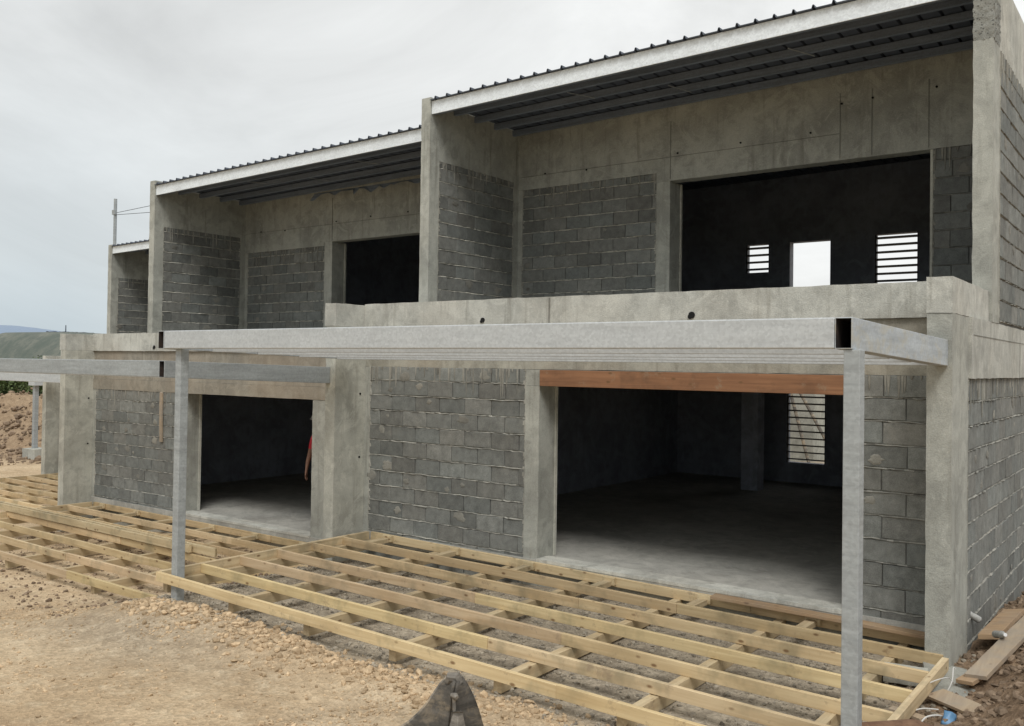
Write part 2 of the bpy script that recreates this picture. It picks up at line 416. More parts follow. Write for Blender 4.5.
# ------------------------------------------------------------------ one terraced unit
YF, YU, YB = 1.10, 3.23, 9.0           # upper fin front, upper wall, back wall
ZB = 2.158                             # underside of the concrete band
def unit(loc, label, right_end, seed, back_holes, XE=0.0, zl=0.0):
    detail = True
    def lift(b, zmin=5.5):      # the roof climbs slightly towards the right end
        b.v = [(q[0], q[1], q[2]+(zl+.0155*(q[0]+7.13) if q[2] > zmin else 0)) for q in b.v]; return b
    root = empty('unfinished_house', loc, label, 'house', 'terraced concrete houses under construction')
    X1 = 0 if right_end else XE       # where the long walls stop
    xr = -.93 if right_end else -1.2
    # floor slab and foundation skirt
    b = MB(); b.rough(-7.2, X1-.19 if right_end else X1, -.028, YB, -.13, 0, 'floor', .003, .2)
    b.build('floor_slab', root, smooth=True)
    b = MB(); b.rough(-4.40, xr, -.034, .22, -.02, .014, 'parapet', .003, .08, 1.1); b.build('door_sill', root, smooth=True)
    b = MB(); b.box(-7.2, X1-.19 if right_end else X1, .012, YB, -.7, -.133, 'concrete'); b.build('foundation', root)
    # piers in front of the ground floor
    b = MB(); b.rough(-7.40, -7.222, -.53, .188, -.75, 2.672, 'smooth', .004, .09)
    for zz in (1.80, .97): b.tube([(-7.24, -.09, zz), (-7.217, -.09, zz)], .016, 'hole', 8)
    b.build('pier', root, smooth=True)
    if right_end:
        b = MB(); b.rough(-.192, 0, -.53, .13, -.75, 2.672, 'concrete', .005, .09)
        b.build('pier', root, smooth=True)
    # ground floor front wall: columns and block panels
    b = MB(); b.rough(-7.218, -7.13, .0, .18, -.5, 2.156 if right_end else 1.971, 'concrete', .006, .1); b.build('column', root, smooth=True)
    b = MB(); b.rough(-4.60, -4.404, -.006, .36, -.5, 1.970, 'concrete', .005, .1)
    b.build('column', root, smooth=True)
    xr = -.93 if right_end else -1.2
    b = MB()
    blockwall(b, 'x', -7.13, -4.60, .0, -1, -.36, ZB if right_end else 1.971, drips=True, zref=.029, seed=seed+1, H=.1955, mt=.92)
    b.build('block_wall', root)
    b = MB()
    if right_end:
        blockwall(b, 'x', xr+.06, -.19, .0, -1, -.36, ZB, drips=True, zref=-.145, seed=seed+2, phase=1, mt=.75)
        b.build('block_wall', root)
        b = MB(); b.rough(xr, xr+.06, -.006, .19, -.5, 1.97, 'concrete', .004, .1); b.build('column', root, smooth=True)
    else:
        b.rough(xr, X1, -.006, .19, -.5, 1.97, 'concrete', .006, .1)
        b.build('column', root, smooth=True)
    # light edge of the door opening, inside the reveal
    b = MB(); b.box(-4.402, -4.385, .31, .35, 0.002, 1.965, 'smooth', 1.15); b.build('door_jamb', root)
    if right_end:
        b = MB(); b.box(-4.385, -.865, -.035, .0-.008, 1.972, ZB-.004, 'wood_red'); b.build('lintel_board', root, bevel=.003, label='reddish timber board over the wide ground floor opening')
        b = MB(); b.box(-4.60, xr+.058, .0, .35, 1.973, ZB-.002, 'concrete', .9); b.build('lintel', root)
    else:
        b = MB(); b.rough(-7.218, X1, -.010, .185, 1.973, ZB, 'warmbeam', .004, .1); b.build('lintel', root, smooth=True)
    # concrete band and parapet
    xe = -.192 if right_end else X1
    b = MB(); b.rough(-7.222, xe, .004, .2, ZB+.002, 2.665, 'beam' if right_end else 'warmbeam', .004, .12); b.build('ring_beam', root, smooth=True)
    b = MB(); b.rough(-7.222, xe, -.03, .13, 2.668, 2.981, 'parapet', .006, .1)
    # seams where two formwork panels met
    b.box(-4.27, -4.262, -.041, -.03, 2.68, 2.97, 'parapet', .55)
    for px, rr in ((-2.516, .034), (-5.221, .028)):
        b.tube([(px, -.044, 2.737), (px, .03, 2.737)], rr, 'hole', 9)
        b.tube([(px-.02, -.042, 2.72), (px-.02, .03, 2.72)], rr*.7, 'hole', 7)
    b.build('parapet', root, smooth=True)
    b = MB(); b.rough(-7.425, -7.222, -.535, .30, 2.675, 2.968, 'parapet', .006, .08, .95)
    b.build('parapet_end', root, smooth=True)
    if right_end:
        b = MB(); b.rough(-.197, .002, -.535, 1.09, 2.675, 2.968, 'parapet', .007, .07)
        b.build('parapet_end', root, smooth=True)
    # balcony / intermediate slab
    b = MB(); b.box(-7.22, X1-.21 if right_end else X1, .135, YB, 2.45, 2.665, 'concrete', .6); b.build('balcony_slab', root)
    # fin wall and party wall on the left
    b = MB(); b.rough(-7.298, -7.128, YF, YF+.20, 2.668, 6.0, 'concrete', .005, .1)
    b.build('fin_wall', root, smooth=True)
    b = MB(); b.rough(-7.298, -7.128, YF+.2, YU, 5.12, 5.962, 'concrete', .004, .15); b.build('ring_beam', root, smooth=True)
    b = MB(); b.rough(-7.298, -7.128, YU-.13, YU, 2.668, 5.12, 'concrete', .004, .12); b.build('column', root, smooth=True)
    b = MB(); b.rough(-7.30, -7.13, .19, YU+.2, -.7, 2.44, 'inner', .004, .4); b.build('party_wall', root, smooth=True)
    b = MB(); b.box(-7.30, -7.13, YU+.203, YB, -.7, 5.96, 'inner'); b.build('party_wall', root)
    b = MB(); blockwall(b, 'y', YF+.2, YU-.13, -7.130, 1, 2.668, 5.12, thick=.16, drips=True, zref=2.685, seed=seed+3, tone=.88, H=.195, L=.42, mt=1.7)
    b.build('block_wall', root)
    # set-back upper wall
    b = MB(); b.rough(-7.126, -7.04, YU, YU+.2, 2.67, 5.0, 'concrete', .005, .12); b.build('column', root, smooth=True)
    b = MB(); b.rough(-4.645, -4.43, YU-.005, YU+.36, 2.67, 4.868, 'concrete', .005, .1)
    b.build('column', root, smooth=True)
    b = MB(); zb = 5.0 if right_end else 4.80
    blockwall(b, 'x', -7.04, -4.645, YU, -1, 2.67, zb, drips=True, zref=2.745, seed=seed+4, tone=.88, H=.195, L=.42, mt=1.9); b.build('block_wall', root)
    b = MB()
    xo = -.976 if right_end else -.9
    if right_end: blockwall(b, 'x', xo+.03, -.15, YU, -1, 2.67, 4.87, drips=True, zref=2.62, seed=seed+5, tone=.75); b.build('block_wall', root)
    else: b.rough(xo, X1, YU, YU+.2, 2.67, 4.87, 'concrete', .005, .12); b.build('column', root, smooth=True)
    b = MB(); b.rough(-7.126, -4.645, YU-.012, YU+.2, zb+.002, 5.944, 'concrete', .004, .12, .92)
    b.rough(-4.645, X1-.15 if right_end else X1, YU-.012, YU+.2, 4.870, 5.944, 'concrete', .004, .12, .92)
    # formwork seams and tie holes of the band
    for q in (-4.43, -2.05, -1.66, -1.0): b.box(q, q+.008, YU-.022, YU-.01, 4.89, 5.72, 'concrete', .68)
    b.box(-7.1, -2.05, YU-.02, YU-.01, 5.205, 5.211, 'concrete', .55)
    for q in ((-4.315, 5.25), (-3.374, 5.27), (-2.42, 5.27), (-2.027, 5.587), (-1.647, 5.601), (-.908, 5.611), (-5.837, 5.191), (-6.6, 5.22)):
        b.tube([(q[0], YU-.024, q[1]), (q[0], YU+.02, q[1])], .014, 'hole', 7)
    lift(b, 5.9).build('ring_beam', root, smooth=True)
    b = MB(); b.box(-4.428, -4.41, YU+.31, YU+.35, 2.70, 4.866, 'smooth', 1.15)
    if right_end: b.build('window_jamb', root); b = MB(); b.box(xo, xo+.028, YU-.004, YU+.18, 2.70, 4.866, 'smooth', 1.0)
    b.build('window_jamb', root)
    # exposed side wall
    if right_end:
        b = MB(); b.rough(-.145, .03, YF, YF+.37, 2.677, 5.38, 'concrete', .006, .08)
        b.rough(-.146, .031, YF, YF+.37, 5.38, 5.80, 'honeycomb', .015, .022, 1, 22)
        b.rough(-.145, .03, YF, YF+.37, 5.80, 6.12, 'concrete', .005, .08)
        b.build('fin_wall', root, smooth=True)
        b = MB(); b.rough(-.145, .03, YF+.372, YB, 5.36, 6.12, 'parapet', .004, .2); b.build('ring_beam', root, smooth=True)
        b = MB(); blockwall(b, 'y', YF+.37, YB, .030, 1, 2.677, 5.36, thick=.17, zref=2.70, drips=True, seed=seed+6, tone=1.0, mt=.7); b.build('block_wall', root)
        b = MB(); blockwall(b, 'y', .13, YB, -.004, 1, -.75, 2.14, thick=.17, zref=-.17, seed=seed+7, drips=True, tone=1.0, mt=.72); b.build('block_wall', root)
        b = MB(); b.rough(-.19, .026, .132, YB, 2.142, 2.674, 'parapet', .005, .15, .92)
        b.box(.01, .031, .2, YB, 2.52, 2.526, 'parapet', .6)
        b.build('ring_beam', root, smooth=True)
    # back wall
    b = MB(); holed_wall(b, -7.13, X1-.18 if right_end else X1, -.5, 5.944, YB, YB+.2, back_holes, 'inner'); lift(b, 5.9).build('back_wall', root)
    for h in back_holes:
        if len(h) > 4 and h[4]:
            w = MB(); t = .02
            w.box(h[0], h[0]+t, YB+.02, YB+.08, h[2], h[3], 'slat'); w.box(h[1]-t, h[1], YB+.02, YB+.08, h[2], h[3], 'slat')
            n = h[4]
            for k in range(n):
                z = h[2]+(k+.5)*(h[3]-h[2])/n
                w.box(h[0]+t, h[1]-t, -.045, .045, -.007, .007, 'slat', 1, Matrix.Translation((0, YB+.06, z)) @ Matrix.Rotation(R(-14), 4, 'X'))
            w.build('louvre_window', root)
    if right_end:
        b = MB(); b.box(-5.02, -4.70, 7.3, 7.6, 0, 2.44, 'inner', 1.5); b.build('inner_column', root, bevel=.01)
    # roof: fascia, purlins, ribbed sheets
    xl, xr2 = -7.124, (-.148 if right_end else X1)
    b = MB(); b.box(xl, xr2, YF+.02, YF+.035, 5.757, 5.945, 'fascia'); b.box(xl, xr2, YF+.036, YF+.085, 5.757, 5.765, 'soffit'); b.box(xl, xr2, YF+.036, YF+.085, 5.935, 5.943, 'soffit')
    lift(b).build('fascia', root, bevel=.002)
    for yy in (YF+.50, YF+.98, YF+1.46, YF+1.94, YF+3.2, YF+4.4, YF+5.6, YF+6.8):
        b = MB(); b.box(xl, xr2, yy, yy+.008, 5.85, 5.935, 'soffit', .85); b.box(xl, xr2, yy+.0085, yy+.06, 5.85, 5.857, 'soffit', 1.1); b.box(xl, xr2, yy+.0085, yy+.06, 5.927, 5.935, 'soffit')
        lift(b).build('purlin', root)
    if detail:
        for k, (xa, ya, xb, yb) in enumerate(((-5.15, YF+.52, -5.0, YF+.98), (-2.15, YF+.52, -2.0, YF+.98), (-3.9, YF+1.0, -3.8, YF+1.46))):
            b = MB(); b.tube([(xa, ya, 5.86), (xb, yb, 5.87)], .006, 'galv_dark', 6); b.build('tie_rod', root)
    b = MB(); prof = []
    x = xl-.0; pitch = .2135
    while x < xr2-.06:
        e = min(x+pitch, xr2)
        prof += [(x, 0), (x+.085, 0), (x+.096, .036), (x+.112, .036), (x+.123, 0)]; x += pitch
    prof = [p for p in prof if p[0] <= xr2]+[(xr2, 0)]
    z0 = 5.948; y0, y1 = YF-.03, YB+.25
    vs = []; fs = []; n = len(prof)
    for yy in (y0, y1):
        for th in (0, .006):
            vs += [(p[0], yy, z0+p[1]+th) for p in prof]
    for i in range(n-1):
        fs += [(i, 2*n+i, 2*n+i+1, i+1), (n+i, n+i+1, 3*n+i+1, 3*n+i), (i, i+1, n+i+1, n+i), (2*n+i, 3*n+i, 3*n+i+1, 2*n+i+1)]
    b.poly(vs, fs, 'roof'); lift(b).build('roof_sheet', root)
    # foam-closer teeth showing dark under each rib at the eave
    return root

HOLES_A = [(-5.658, -5.175, 4.125, 4.69, 4), (-4.756, -3.973, 2.665, 4.685, 0), (-3.155, -2.403, 3.79, 4.72, 7), (-4.788, -4.039, .385, 2.0, 12)]
TB = Vector((-7.43, .335, -.308)); TC = Vector((-14.68, 3.57, -.69))
houseA = unit((0, 0, 0), 'nearest bare concrete house, back windows showing through its wide upper opening', True, 10, HOLES_A)
houseB = unit(TB, 'middle bare concrete house, with the person in red in its ground floor opening', False, 30, [], .115, -.045)
b = MB(); rr = random.Random(5); top = []; bot = []; x = -4.6
while x < -.6:
    d = rr.choice((.015, .03, .05, .09, .14)); top.append((x, 2.9, 5.765)); bot.append((x+rr.uniform(-.03, .03), 2.86-d*.4, 5.75-d)); x += rr.uniform(.06, .22)
n = len(top); b.poly(top+bot, [(k, k+1, n+k+1, n+k) for k in range(n-1)], 'soffit', 1.5)
b.build('torn_foil', houseB)
houseC = unit(TC, 'farthest bare concrete house, a narrow sliver at the left end of the terrace', False, 50, [], -.055)

# ------------------------------------------------------------------ steel canopy frames
def tube_open(b, x0, x1, y0, y1, z0a, z1a, z0b, z1b, mat, w=.006):
    """rectangular tube running along y, open at y0; heights differ at both ends"""
    def ring(y, z0, z1, i): return [(x0+i, y, z0+i), (x1-i, y, z0+i), (x1-i, y, z1-i), (x0+i, y, z1-i)]
    vs = ring(y0, z0a, z1a, 0)+ring(y1, z0b, z1b, 0)+ring(y0, z0a, z1a, w)+ring(y1-.01, z0b, z1b, w)
    b.poly(vs, [(k, (k+1) % 4, (k+1) % 4+4, k+4) for k in range(4)]+[(4, 5, 6, 7)]+[((k+1) % 4, k, k+8, (k+1) % 4+8) for k in range(4)], mat)
    b.poly(vs[8:], [((k+1) % 4, k, k+4, (k+1) % 4+4) for k in range(4)]+[(7, 6, 5, 4)], 'hollow')
def canopy(loc, label, posts, mat='galv', mat2='galv_dark', yw=-.535, skew=0):
    root = empty('steel_canopy', loc, label, 'canopy', 'galvanised canopies on posts')
    b = MB(); b.box(-6.95, -.132, -3.128, -3.03, 2.325, 2.508, mat); b.build('front_beam', root, bevel=.008)
    b = MB(); tube_open(b, -.13, -.03, -3.13, yw, 2.323, 2.508, 2.245, 2.455, mat2)
    b.v = [(q[0]+skew*(q[1]+3.13)/2.6, q[1], q[2]) for q in b.v]; b.build('side_beam', root, bevel=.004)
    b = MB(); tube_open(b, -7.052, -6.952, -3.13, yw, 2.323, 2.508, 2.25, 2.455, mat2); b.build('side_beam', root, bevel=.004)
    for k, y in enumerate((-2.55, -1.95, -1.35, -.75)):
        zt = 2.318-.078*(y+3.13)/2.6
        b = MB(); b.box(-6.95, -.132, y, y+.05, zt, zt+.10, 'galv', .95); b.build('purlin', root, bevel=.004)
    for (x, y, zb, fl) in posts:
        b = MB(); b.box(x, x+.095, y, y+.095, zb, 2.321, 'galv_dark', 1.05)
        b.box(x-.03, x+.125, y-.03, y+.125, zb-.012, zb-.0005, 'galv_dark', .8)
        b.build('post', root, bevel=.007)
    return root
canopy((0, 0, 0), 'long pale galvanised canopy in front of the nearest house, on two posts', [(-.083, -3.118, -.40, 0), (-6.84, -3.065, -.27, 0)], 'galv', 'galv_stain')
canopy(TB, 'lower grey canopy in front of the middle house, running out at the left edge', [(-6.81, -3.118, -.55, 0)], 'galv_dark', yw=-.87, skew=.17)
canopy(TC+Vector((0, 0, .10)), 'distant pale canopy glimpsed directly below the grey one at the left edge', [(-6.9, -3.118, -.5, 0)], 'galv')
lp = empty('canopy_post', (-28.75, 6.08, 0), 'lone slender steel post with a cap plate on a concrete footing by the earth heap', 'post')
b = MB(); b.box(-.07, .07, -.07, .07, -.72, 1.32, 'galv_dark'); b.build('post', lp, bevel=.01)
b = MB(); b.box(-.2, .2, -.15, .15, 1.322, 1.50, 'galv'); b.build('cap_plate', lp, bevel=.01)
b = MB(); b.rough(-.3, .5, -.25, .25, -1.1, -.722, 'concrete', .03, .2); b.build('footing', lp, smooth=True)

# ------------------------------------------------------------------ timber deck frames
def deck(loc, label, seed, xl=-7.0, tilt=.76, right=True, zt=-.075, xr=-.05):
    rnd = random.Random(seed)
    root = empty('deck_frame', loc, label, 'deck frame', 'timber deck frames in front of the houses', (0, R(tilt), 0))
    base = .035 if False else 0
    hj = .096
    ys = [-3.12+k*.512 for k in range(6)]+[-.082]
    for k, y in enumerate(ys):
        cut = rnd.uniform(-4.6, -2.2) if k % 2 else rnd.uniform(-3.4, -1.6)
        segs = [(xl, cut-.001), (cut+.001, xr)]
        if k == 0: segs = [(xl-.03, -2.05), (-2.047, xr)]
        for (xa, xb) in segs:
            dz = rnd.uniform(-.004, .003); dy = rnd.uniform(-.006, .006); a = rnd.uniform(-.0012, .0012)
            b = MB()
            xf = Matrix.Translation(((xa+xb)/2, y+dy, zt-hj/2+dz)) @ Matrix.Rotation(a, 4, 'Z')
            tn = rnd.choice((.8, .88, .95, 1.0, 1.05, 1.12))
            L = xb-xa; n = 10
            for i in range(n):   # slight crook along the board
                pass
            vs = []; ph = rnd.uniform(0, 6); bw = rnd.uniform(.002, .007); n = 16
            for i in range(n+1):
                u = -L/2+L*i/n; o1 = bw*math.sin(u*1.1+ph); o2 = bw*.6*math.sin(u*1.7+ph*2)
                vs += [xf @ Vector((u, yy_+o1, zz_+o2)) for (yy_, zz_) in ((0, -hj/2), (.040, -hj/2), (.040, hj/2), (0, hj/2))]
            fs = [(i*4+k, i*4+(k+1) % 4, (i+1)*4+(k+1) % 4, (i+1)*4+k) for i in range(n) for k in range(4)]+[(3, 2, 1, 0), (n*4, n*4+1, n*4+2, n*4+3)]
            b.poly(vs, fs, 'wood_x', (tn*1.02, tn*rnd.uniform(.95, 1.0), tn*rnd.uniform(.88, 1.0)))

            b.build('joist', root, bevel=.003)
    for xx in (xl, xr):
        for (ya, yb) in ((ys[0]+.052, -.095),):
            if right and xx == xr: ya, yb = -3.2, -.6
            b = MB(); b.box(xx-(.052 if xx == xl else -.004), xx+(0 if xx == xl else .054), ya, yb, zt-hj, zt+.003, 'wood_y', rnd.uniform(.95, 1.08))
            b.build('end_joist', root, bevel=.003)
    for k in range(7):
        xx = -.48-k*1.085+rnd.uniform(-.03, .03)
        b = MB(); tn = rnd.uniform(.82, 1.0)
        b.box(xx, xx+.075, -3.06+rnd.uniform(-.03, .03), -.03, zt-hj-.115, zt-hj-.003, 'wood_y', tn)
        b.build('bearer', root, bevel=.003)
        b = MB(); b.box(xx+.28, xx+.42, -.130+.0, -.085, zt-.075, zt+.004, 'wood_x', 1)
        b.box(xx+.30, xx+.39, -.52, -.131, zt-.085, zt-.03, 'wood_y', .95)
        b.build('spacer', root, bevel=.003)
    return root
deck((0, 0, 0), 'pine deck joist grid in front of the nearest house, between the two steel posts', 3)
deck(TB, 'lower pine deck joist grid in front of the middle house, reaching the left edge', 4, tilt=0.0, right=False, zt=-.075, xr=.12)
deck(TC, 'farthest pine deck joist grid, beyond the left pier of the middle house', 5, tilt=0.0, right=False, zt=-.03, xr=-.1)
def plank(name, pts, wid, th, mat, label, cat='plank', tone=1.0, group=None):
    """board from a to b (centre line of its top face)"""
    a, c = Vector(pts[0]), Vector(pts[1]); d = c-a; L = d.length
    x = d.normalized(); up = Vector(pts[2]) if len(pts) > 2 else Vector((0, 0, 1))
    y = up.cross(x).normalized(); z = x.cross(y)
    mt = Matrix(((x.x, y.x, z.x), (x.y, y.y, z.y), (x.z, y.z, z.z))).to_4x4(); mt.translation = a
    b = MB(); n = max(2, int(L/.12)); vs = []; fs = []
    rnd = random.Random(len(label))
    for i in range(n+1):
        t = L*i/n; e = (rnd.uniform(-.012, .012) if i in (0, n) else 0)
        for (yy, zz) in ((-wid/2, -th), (wid/2, -th), (wid/2, 0), (-wid/2, 0)):
            vs.append((t+e*(1 if yy > 0 else -1)+ (rnd.uniform(-.006, .006) if i in (0, n) else 0), yy+rnd.uniform(-.0015, .0015), zz+rnd.uniform(-.001, .001)+.004*math.sin(3*i/n)))
    for i in range(n):
        for k in range(4): fs.append((i*4+k, (i+1)*4+k, (i+1)*4+(k+1) % 4, i*4+(k+1) % 4))
    fs += [(0, 1, 2, 3), (n*4+3, n*4+2, n*4+1, n*4)]
    b.poly([tuple(mt @ Vector(q)) for q in vs], [f for f in fs], mat, tone)
    o = b.build(name, smooth=True, sharp=40, bevel=.002)
    # base the object where it lies
    c0 = (a+c)/2; o.data.transform(Matrix.Translation(-c0)); o.location = c0
    return tag(o, label, cat, group)
plank('timber_plank', ((-15.1, -1.16, -.258), (-8.72, -1.19, -.258)), .048, .11, 'wood_x', 'loose pine joist lying on the middle deck frame, its end left of the steel post')
plank('timber_plank', ((-15.1, -1.245, -.265), (-9.2, -1.26, -.265)), .045, .10, 'wood_x', 'second loose pine joist on the middle deck, a little shorter than the one in front', tone=.95)
plank('timber_plank', ((-2.2, -.16, -.008), (-.22, -.15, -.035)), .13, .03, 'wood_brown', 'brown plank lying on the deck against the wall, just left of the right pier')
plank('timber_batten', ((-12.43, .30, 1.66), (-12.41, .30, .82), (0, -1, 0)), .07, .03, 'wood_old', 'short pale batten fixed upright to the block wall of the middle house', 'batten')

# ------------------------------------------------------------------ ground
def smooth(a, b, x):
    t = max(0, min(1, (x-a)/(b-a))); return t*t*(3-2*t)
def fbm(x, y, f, o=4, s=0.0):
    v = 0; a = 1
    for i in range(o):
        v += a*noise.noise(Vector((x*f+s, y*f-s, s*.7))); f *= 2.03; a *= .5
    return v
def H(x, y):
    h = -.27-.06*smooth(-2, -7, x)
    h -= .26*smooth(-6.9, -8.6, x)*(1-smooth(-3.6, -4.6, y)*.45)
    h -= .40*smooth(-10, -17, x)
    h -= .2*smooth(-24, -34, x)
    h -= .35*smooth(-34, -60, x)
    # spoil thrown up along the front of the near deck
    dd = math.exp(-((y+3.38)/.30)**2)*smooth(-7.2, -6.4, x)*(1-smooth(-1.6, -.6, x))
    h += .065*dd*(.8+.8*fbm(x, y, 1.6, 2, 4))
    h += .03*smooth(-3.2, -3.6, y)*smooth(-7, -5, x)
    h += .10*smooth(-3.6, -6.5, y)*smooth(-9, -4, x)
    h += .12*math.exp(-((x+6.3)/1.2)**2-((y+3.35)/.55)**2)
    h -= .022*math.exp(-((y+4.15-.12*(x+8))/.05)**2)*smooth(-12, -10, x)*(1-smooth(-7.4, -6.6, x))
    # brown mound at the right
    m = math.exp(-((x-1.15)/.62)**2-((y+1.5)/1.5)**2)
    h += .75*m
    h += .22*smooth(-.05, .9, x)*smooth(-.9, .2, y)*(1-smooth(3, 6, y))+.10*smooth(.5, 2, y)*smooth(-.1, .2, x)
    h += .08*smooth(-.3, .1, x)*smooth(-1.3, -.1, y)*(1-smooth(1, 3.5, y))
    h -= .18*smooth(1.5, 4.5, y)*smooth(-.6, .2, x)
    # heaps of spoil far left
    for (cx, cy, sx, sy, a) in ((-33, 8.4, 2.6, 1.7, 1.15), (-37.5, 10.5, 3.0, 2.0, 1.15), (-31.5, 10.4, 2.6, 2, .9), (-39, 8.6, 3, 1.6, 1.0), (-36, 13, 4, 3, 1.3)):
        h += a*math.exp(-((x-cx)/sx)**2-((y-cy)/sy)**2)*(.85+.5*fbm(x, y, .7, 4, 2.2))
    # roughness: strong on soil, low below the decks
    r = .45+.55*smooth(-3.2, -3.6, y)
    flat = smooth(-3.9, -4.7, y)*smooth(-2.8, -4.2, x)*.5
    h += (.020*fbm(x, y, 2.2, 3)+.015*fbm(x, y, 8, 3, 5)*(1-flat))*r
    if x > -.3 and y > -2: h += .04*fbm(x, y, 5, 3, 1)
    if x < -14: h += .05*fbm(x, y, .9, 4, 3)
    if x < -90 or y > 60 or abs(x) > 90: h -= .0
    return h
def axis_pts(lo, hi, step, grow, lo_end, hi_end):
    a = []; v = lo
    while v < hi: a.append(v); v += step
    a.append(hi); s = step; v = hi
    while v < hi_end: s *= grow; v += s; a.append(v)
    s = step; v = lo; pre = []
    while v > lo_end: s *= grow; v -= s; pre.append(v)
    return pre[::-1]+a
xs = axis_pts(-9.5, 2.2, .045, 1.035, -3000, 3000)
ys = axis_pts(-6.8, .3, .045, 1.06, -3000, 3000)
vs = []; zc = []
for y in ys:
    for x in xs:
        vs.append((x, y, H(x, y)))
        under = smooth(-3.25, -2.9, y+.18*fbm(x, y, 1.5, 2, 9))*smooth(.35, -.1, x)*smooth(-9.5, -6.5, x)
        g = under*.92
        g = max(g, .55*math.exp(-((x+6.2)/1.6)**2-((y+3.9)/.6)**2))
        g = max(g, .2*smooth(.02, .25, fbm(x, y, .45, 3, 8))*smooth(-3.2, -4, y))
        br = smooth(-.35, .1, x+.15*fbm(x, y, 2, 2))*(1-smooth(4, 9, y))*smooth(-6, -3, y)
        sc = max(smooth(-38, -58, x), smooth(25, 50, y), smooth(20, 50, x), smooth(-25, -60, y))
        if -60 < x < -24: br = max(br, .75*smooth(-24, -29, x)*smooth(4.4, 6.2, y))
        elif x < -12: br = max(br, .35*smooth(.0, .3, fbm(x, y, .35, 3, 1)))
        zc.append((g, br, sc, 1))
nx, ny = len(xs), len(ys)
fs = [(j*nx+i, j*nx+i+1, (j+1)*nx+i+1, (j+1)*nx+i) for j in range(ny-1) for i in range(nx-1)]
me = bpy.data.meshes.new('ground'); me.from_pydata(vs, [], fs); me.materials.append(M['ground'])
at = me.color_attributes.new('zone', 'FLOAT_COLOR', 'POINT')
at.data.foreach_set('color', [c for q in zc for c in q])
me.shade_smooth()
g = bpy.data.objects.new('ground', me); col.objects.link(g); g['kind'] = 'structure'

# loose stones: uncountable, one mesh per kind
ICO_V = []; ICO_F = []
def ico():
    t = (1+5**.5)/2
    v = [(-1, t, 0), (1, t, 0), (-1, -t, 0), (1, -t, 0), (0, -1, t), (0, 1, t), (0, -1, -t), (0, 1, -t), (t, 0, -1), (t, 0, 1), (-t, 0, -1), (-t, 0, 1)]
    f = [(0, 11, 5), (0, 5, 1), (0, 1, 7), (0, 7, 10), (0, 10, 11), (1, 5, 9), (5, 11, 4), (11, 10, 2), (10, 7, 6), (7, 1, 8), (3, 9, 4), (3, 4, 2), (3, 2, 6), (3, 6, 8), (3, 8, 9), (4, 9, 5), (2, 4, 11), (6, 2, 10), (8, 6, 7), (9, 8, 1)]
    return [Vector(q).normalized() for q in v], f
IV, IF = ico()
def stones(name, label, cat, mat, count, where, seed):
    rnd = random.Random(seed); b = MB(); k = b.mat(mat); n = 0
    while n < count:
        x, y, s = where(rnd)
        if s is None: continue
        z = H(x, y)
        A = [rnd.uniform(.55, 1.25)*s for _ in range(3)]; rot = Matrix.Rotation(rnd.uniform(0, 6.3), 3, 'Z') @ Matrix.Rotation(rnd.uniform(-.6, .6), 3, 'X')
        o = len(b.v); z += s*.25
        for q in IV:
            p = rot @ Vector((q.x*A[0], q.y*A[1], q.z*A[2]*.75)); m = rnd.uniform(.78, 1.15)
            b.v.append((x+p.x*m, y+p.y*m, z+p.z*m))
        tn = rnd.uniform(.7, 1.25)
        for f in IF: b.f.append([o+i for i in f]); b.mi.append(k); b.tn.append(tn)
        n += 1
    return tag(b.build(name), label, cat, None, 'stuff')
def size(r, lo, hi, p=3.0): return lo+(hi-lo)*r.random()**p
def w_front(r):
    x = r.uniform(-9, 0.3); y = r.uniform(-6.3, -3.2)
    if fbm(x, y, 1.3, 3, 6) < r.uniform(-.5, .35): return 0, 0, None
    if x < -3.5 and y < -3.9 and r.random() < .75: return 0, 0, None
    return x, y, size(r, .003, .020, 4)
def w_edge(r):
    x = r.uniform(-7.0, -.4); y = -3.36+r.gauss(0, .17)
    if fbm(x, y, 1.9, 2, 3) < r.uniform(-.6, .3): return 0, 0, None
    return x, y, size(r, .005, .042, 4.5)
def w_under(r):
    x = r.uniform(-7.6, .2); y = r.uniform(-3.3, -.1)
    return x, y, size(r, .006, .028, 3)
def w_right(r):
    x = r.uniform(-.1, 1.3); y = r.uniform(-3.2, 4.5)
    if x < .03 and y > -.6: return 0, 0, None
    return x, y, size(r, .005, .042, 4)
def w_left(r):
    x = r.uniform(-16, -7.2); y = r.uniform(-3.6, 0)
    return x, y, size(r, .008, .04, 4)
stones('pebbles', 'scattered tan stones on the flat soil in the foreground', 'stones', 'rock_tan', 13000, w_front, 1)
stones('rubble', 'lumpy tan rubble thrown up along the front of the near deck frame', 'rubble', 'rock_tan', 4200, w_edge, 2)
stones('gravel', 'grey gravel bed under the near deck joists', 'gravel', 'rock_grey', 9000, w_under, 3)
stones('rubble', 'brown rubble and clods along the side wall at the right', 'rubble', 'rock_brown', 5200, w_right, 4)
stones('rubble', 'dull stones lying under and before the middle deck frame', 'rubble', 'rock_brown', 3000, w_left, 5)
def w_heap(r):
    x = r.uniform(-40, -27); y = r.uniform(3.0, 13)
    return x, y, size(r, .03, .16, 3)
stones('clods', 'clods of earth over the spoil heaps at the far left', 'clods', 'rock_brown', 2500, w_heap, 6)

